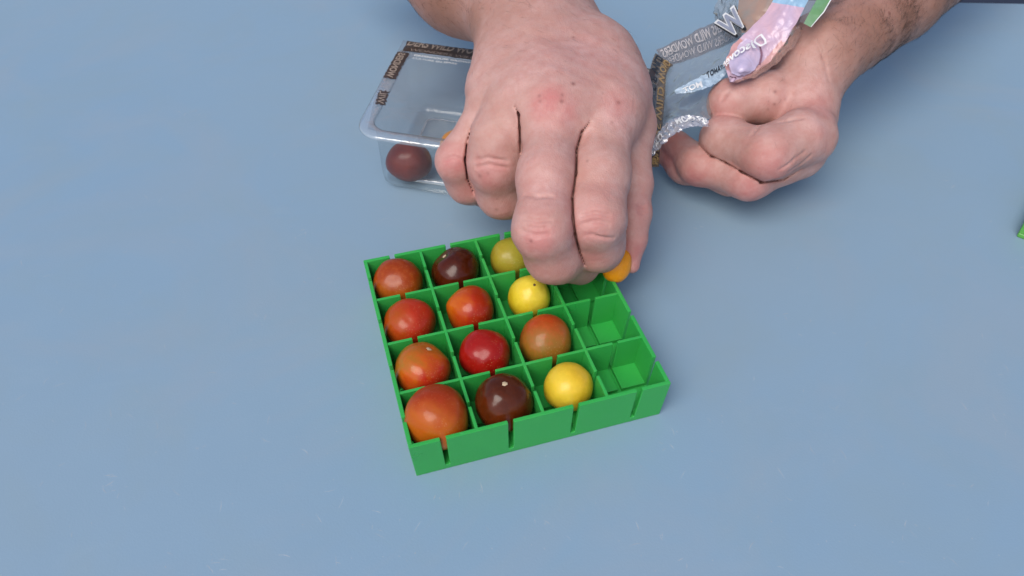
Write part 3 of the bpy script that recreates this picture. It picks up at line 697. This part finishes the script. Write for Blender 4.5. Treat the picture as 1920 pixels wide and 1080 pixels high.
# peeled right part of the film, pulled up to the left hand
B = Sheet([[(1232, 97, 46), (1290, 68, 56), (1345, 40, 66), (1392, 14, 78)],
           [(1247, 131, 44), (1300, 112, 53), (1355, 92, 63), (1400, 70, 72)],
           [(1243, 190, 43), (1285, 178, 50), (1330, 165, 58), (1365, 150, 62)],
           [(1240, 245, 43), (1275, 232, 48), (1305, 215, 52), (1335, 200, 54)],
           [(1214, 305, 43), (1250, 265, 48), (1290, 238, 50), (1332, 222, 50)]], 1.7, .085, 3)
B.mesh('film_lid', M_FILM2, punnet, 60, 70)
fb = B.mesh('printed_band', M_GREYBROWN, film, 60, 14, 0, .93, .0, .25, .3)
text_mesh('WONDERS WILD WONDERS', 'lettering', M_GREYTXT, film, lambda x, y: B.at(.93 - x * .9, .135 - y * .10, 1.), .015, 1, .15)
text_mesh('WONDERS WILD WONDERS', 'lettering', M_GREYTXT, film, lambda x, y: B.at(.93 - x * .9, .235 - y * .075, 1.), .0, 1, .15)
band = Sheet([[(1229, 100, 47), (1262, 122, 48.5)], [(1220, 126, 46), (1250, 140, 47)], [(1214, 180, 45), (1246, 190, 46)], [(1209, 240, 45), (1241, 247, 46)], [(1209, 290, 44), (1237, 292, 45)], [(1209, 314, 42), (1236, 314, 43)]], .7, .12, 8)
band.mesh('printed_band', M_GOLD, film, 10, 60, ragged=.02)
text_mesh('WILD WONDERS WILD', 'lettering', M_BLACK, film, lambda x, y: band.at(.08 + y * .42, .98 - x * .97, .5), .04)
text_mesh('WONDERS WILD WOND', 'lettering', M_GOLDTXT, film, lambda x, y: band.at(.55 + y * .38, .98 - x * .97, .5), .02)
text_mesh('ER', 'lettering', M_GOLDTXT, film, lambda x, y: band.at(.2 + x * .7, .97 - y * .12, .8), .03)
lab = Sheet([[(1262, 170, 62), (1300, 152, 65), (1335, 132, 68), (1362, 118, 70)], [(1270, 176, 60), (1308, 172, 63), (1340, 160, 66), (1362, 140, 68)]], 1.3, .22, 5)
lab.mesh('printed_label', M_SILVER, film, 50, 16, ragged=.12)
text_mesh('TOMATO', 'lettering', M_BLACK, film, lambda x, y: lab.at(.55 + x * .42, .45 - y * .4, .9), .03)
text_mesh('TOM', 'lettering', M_WHITE, film, lambda x, y: lab.at(.12 + x * .32, .9 - y * .5, .9), .03)
cru = Sheet([[(1210, 285, 48), (1228, 262, 50), (1248, 236, 54), (1280, 220, 58), (1325, 222, 58)], [(1214, 306, 46), (1238, 280, 50), (1262, 258, 54), (1292, 243, 57), (1330, 240, 56)]], 2.2, .2, 9)
cru.mesh('crumpled_edge', mat_clear('crumpled_silver_film', .45, 3.4, .1, (.85, .85, .87), 1.0, (.72, .70, .76)), film, 70, 22, ragged=.1)
text_mesh('IN.COM', 'lettering', M_WHITE, film, lambda x, y: cru.at(.97 - x * .34, .62 - y * .42, 1.2), .03)
text_mesh('WILD', 'lettering', M_WHITE, film, lambda x, y: cru.at(.08 + x * .3, .8 - y * .5, 1.2), .03)
# pink printed wrap standing out of the fist
ctl = [[(1370, 154, 72), (1373, 156, 72)], [(1359, 122, 76), (1408, 143, 74)], [(1371, 90, 82), (1444, 116, 80)], [(1402, 60, 88), (1469, 85, 87)], [(1436, 26, 96), (1492, 46, 96)], [(1451, 0, 102), (1511, 8, 103)], [(1470, -40, 112), (1540, -45, 114)]]
ctl = [[a, tuple((np.array(a) + np.array(b)) / 2 + np.array((0, 0, 1.6))), b] for a, b in ctl]
pk = Sheet(ctl, 1.2, .10, 4, linear=True)
wrap = empty('printed_wrap'); bpy.data.objects.remove(wrap)
pk.mesh('pink_wrap', M_PINK, film, 30, 60, 0, 1, 0, .80); pk.mesh('blue_wrap', M_SKYINK, film, 30, 20, 0, 1, .80, 1)
pk.mesh('rose_fold', M_ROSE, film, 8, 40, .0, .16, .12, .42, .3, .02); pk.mesh('rose_fold', M_ROSE, film, 8, 40, .86, 1, .10, .52, .3, .03)
lobe = Sheet([[(1398, 72, 88), (1412, 78, 87), (1424, 92, 85)], [(1380, 92, 83), (1402, 104, 83.5), (1425, 112, 81)], [(1368, 118, 79.5), (1390, 128, 80.5), (1414, 132, 78.5)], [(1372, 138, 76.5), (1384, 142, 76.5), (1396, 142, 76)]], 1.0, .11, 14)
lobe.mesh('lavender_fold', mat_print('lavender_ink', (.50, .44, .62), .9, .12, .8, (.60, .46, .58), 60), film, 26, 34, ragged=.05)
rs = Sheet([[(1423, 86, 86.5), (1427, 88, 86.5)], [(1426, 102, 84.5), (1430, 103, 84.5)], [(1422, 122, 81.5), (1426, 123, 81.5)]], .3, .2, 15); rs.mesh('crease_shade', mat_print('plum_ink_and_shade', (.20, .08, .12), .8, .3), film, 3, 20)  # thin dark strip paints the shade of the crease beside the lobe
text_mesh('Discover', 'lettering', M_WHITE, film, lambda x, y: pk.at(.62 - x * .50 - y * .16, .44 - x * .34 + y * .055, 4.0), .02)
pk.mesh('dark_print', mat_print('plum_ink_and_shade', (.10, .03, .05), .85, .3), film, 8, 3, .2, .6, .055, .068, .4, .02)
fold = Sheet([[(1372, 156, 74), (1376, 158, 71)], [(1408, 143, 77), (1416, 146, 73)], [(1444, 116, 83), (1456, 122, 78)], [(1469, 85, 90), (1484, 92, 84)], [(1492, 46, 99), (1506, 52, 92)]], .9, .25, 6, linear=True)
fold.mesh('clear_fold', mat_clear('shiny_fold', .35, 3, .1, (.8, .75, .72), 1.0, (.55, .40, .36)), film, 8, 60, ragged=.1)
gs = Sheet([[(1498, 42, 100), (1520, 52, 98)], [(1508, 14, 104), (1545, 24, 103)], [(1524, -14, 108), (1566, -12, 108)], [(1540, -45, 112), (1585, -45, 112)]], .9, .1, 7, linear=True)
gs.mesh('green_wrap', M_GREENINK, film, 14, 30, .35, 1); gs.mesh('grey_wrap', M_GREYBROWN, film, 14, 30, 0, .37); gs.mesh('pale_edge', M_WHITE, film, 3, 30, .95, 1, 0, 1, .3)
text_mesh('WILD', 'lettering', M_WHITE, film, lambda x, y: gs.at(.5 + x * .35, .72 - y * .13, .8), .02)
lf_ = Sheet([[(1392, 62, 84), (1402, 62, 86), (1404, 60, 87)], [(1384, 34, 88), (1412, 32, 92), (1438, 27, 94)], [(1386, 0, 94), (1420, -2, 98), (1453, -3, 101)], [(1395, -40, 100), (1430, -42, 105), (1472, -43, 110)]], .8, .08, 11)
lf_.mesh('tan_wrap', M_TAN, film, 24, 40)
wf = Sheet([[(1345, 45, 70), (1362, 70, 74), (1395, 66, 82)], [(1338, 30, 76), (1362, 32, 82), (1386, 34, 87)], [(1345, 5, 84), (1365, 2, 88), (1387, 0, 93)], [(1352, -35, 90), (1372, -38, 94), (1396, -40, 99)]], 1.8, .16, 12)
wf.mesh('clear_fold', M_FILM2, film, 40, 50)
Wc = np.array((1372, 42.)); dx_ = np.array((.74, -.67)); dy_ = np.array((-.67, -.74))
def wmap(sc_, zz, off=(0, 0)):
    return lambda x, y: pt(*(Wc + np.array(off) + dx_ * (x - .5) * 46 * sc_ + dy_ * (y - .5) * 40 * sc_), zz + (x - .5) * 8)
text_mesh('W', 'lettering', M_BLACK, film, wmap(1.18, 85.6, (3, 4)), .06); text_mesh('W', 'lettering', M_WHITE, film, wmap(1.1, 86.4), .07); text_mesh('W', 'lettering', mat_print('slate_grey_ink', (.28, .30, .38), 1., .4), film, wmap(.94, 87.2), .02)

# tomatoes inside the punnet
T(tuple(pt(767, 303, 14.5)), 12.7, mat_tomato('burgundy_skin', ((.11, .010, .010), (.17, .020, .016), (.09, .010, .010)), .3, (1, 0, 0), .5, .0), (0, .9, .1), 'dark burgundy tomato lying in the near left corner of the clear punnet', None, seed=31, stretch=((1, -.2, 0), 1.13))
T(tuple(pt(858, 276, 16)), 11.5, m_orange, (0, 0, 1), 'orange tomato inside the clear punnet peeping out left of the little finger', None, seed=32)
T(tuple(pt(872, 318, 15)), 11, m_rust, (0, 0, 1), 'rust brown tomato inside the clear punnet, low behind the little finger', None, seed=33)
st = Sheet([[pw(50, 8.6, 26), pw(66, 8.6, 26)], [pw(50, 9.4, 14), pw(66, 9.4, 14)]], .2, .1, 3, world=True)
st.mesh('paper_sticker', mat_plain('beige_sticker', (.50, .36, .30), .6), punnet, 10, 10)

# ------------------------------------------------------------------ corner of another green piece at the right edge
lid = empty('green_lid', tuple(pt(1913, 440, 0))); tag(lid, 'bright green plastic lid with only its corner reaching into the right edge', 'lid')
c0 = pt(1905, 444, 0); la = math.radians(-38)
M_LIME = mat_plain('lime_green_plastic', (.10, .36, .06), .35, .1, 60)
def lfn(x, y, z): return (c0[0] + x * math.cos(la) - y * math.sin(la), c0[1] + x * math.sin(la) + y * math.cos(la), z)
V, Fc = [], []; box(V, Fc, 0, 118, 0, 118, 0, 3, lfn); bevel(from_arrays('top_plate', V, Fc, M_LIME, lid, False), .8, 3)
for (x0, x1, y0, y1) in ((0, 118, 0, 2.2), (0, 118, 115.8, 118), (0, 2.2, 2.2, 115.8), (115.8, 118, 2.2, 115.8)):
    V, Fc = [], []; box(V, Fc, x0 + .05, x1 - .05, y0 + .05, y1 - .05, 2.9, 11, lfn); bevel(from_arrays('side_wall', V, Fc, M_LIME, lid, False), .5, 2)
for i in range(4):
    for j in range(4):
        V, Fc = [], []; x = 15.5 + i * 29; y = 15.5 + j * 29; box(V, Fc, x - 10, x + 10, y - 10, y + 10, 2.9, 9, lfn); bevel(from_arrays('pressing_block', V, Fc, M_LIME, lid, False), .8, 2)
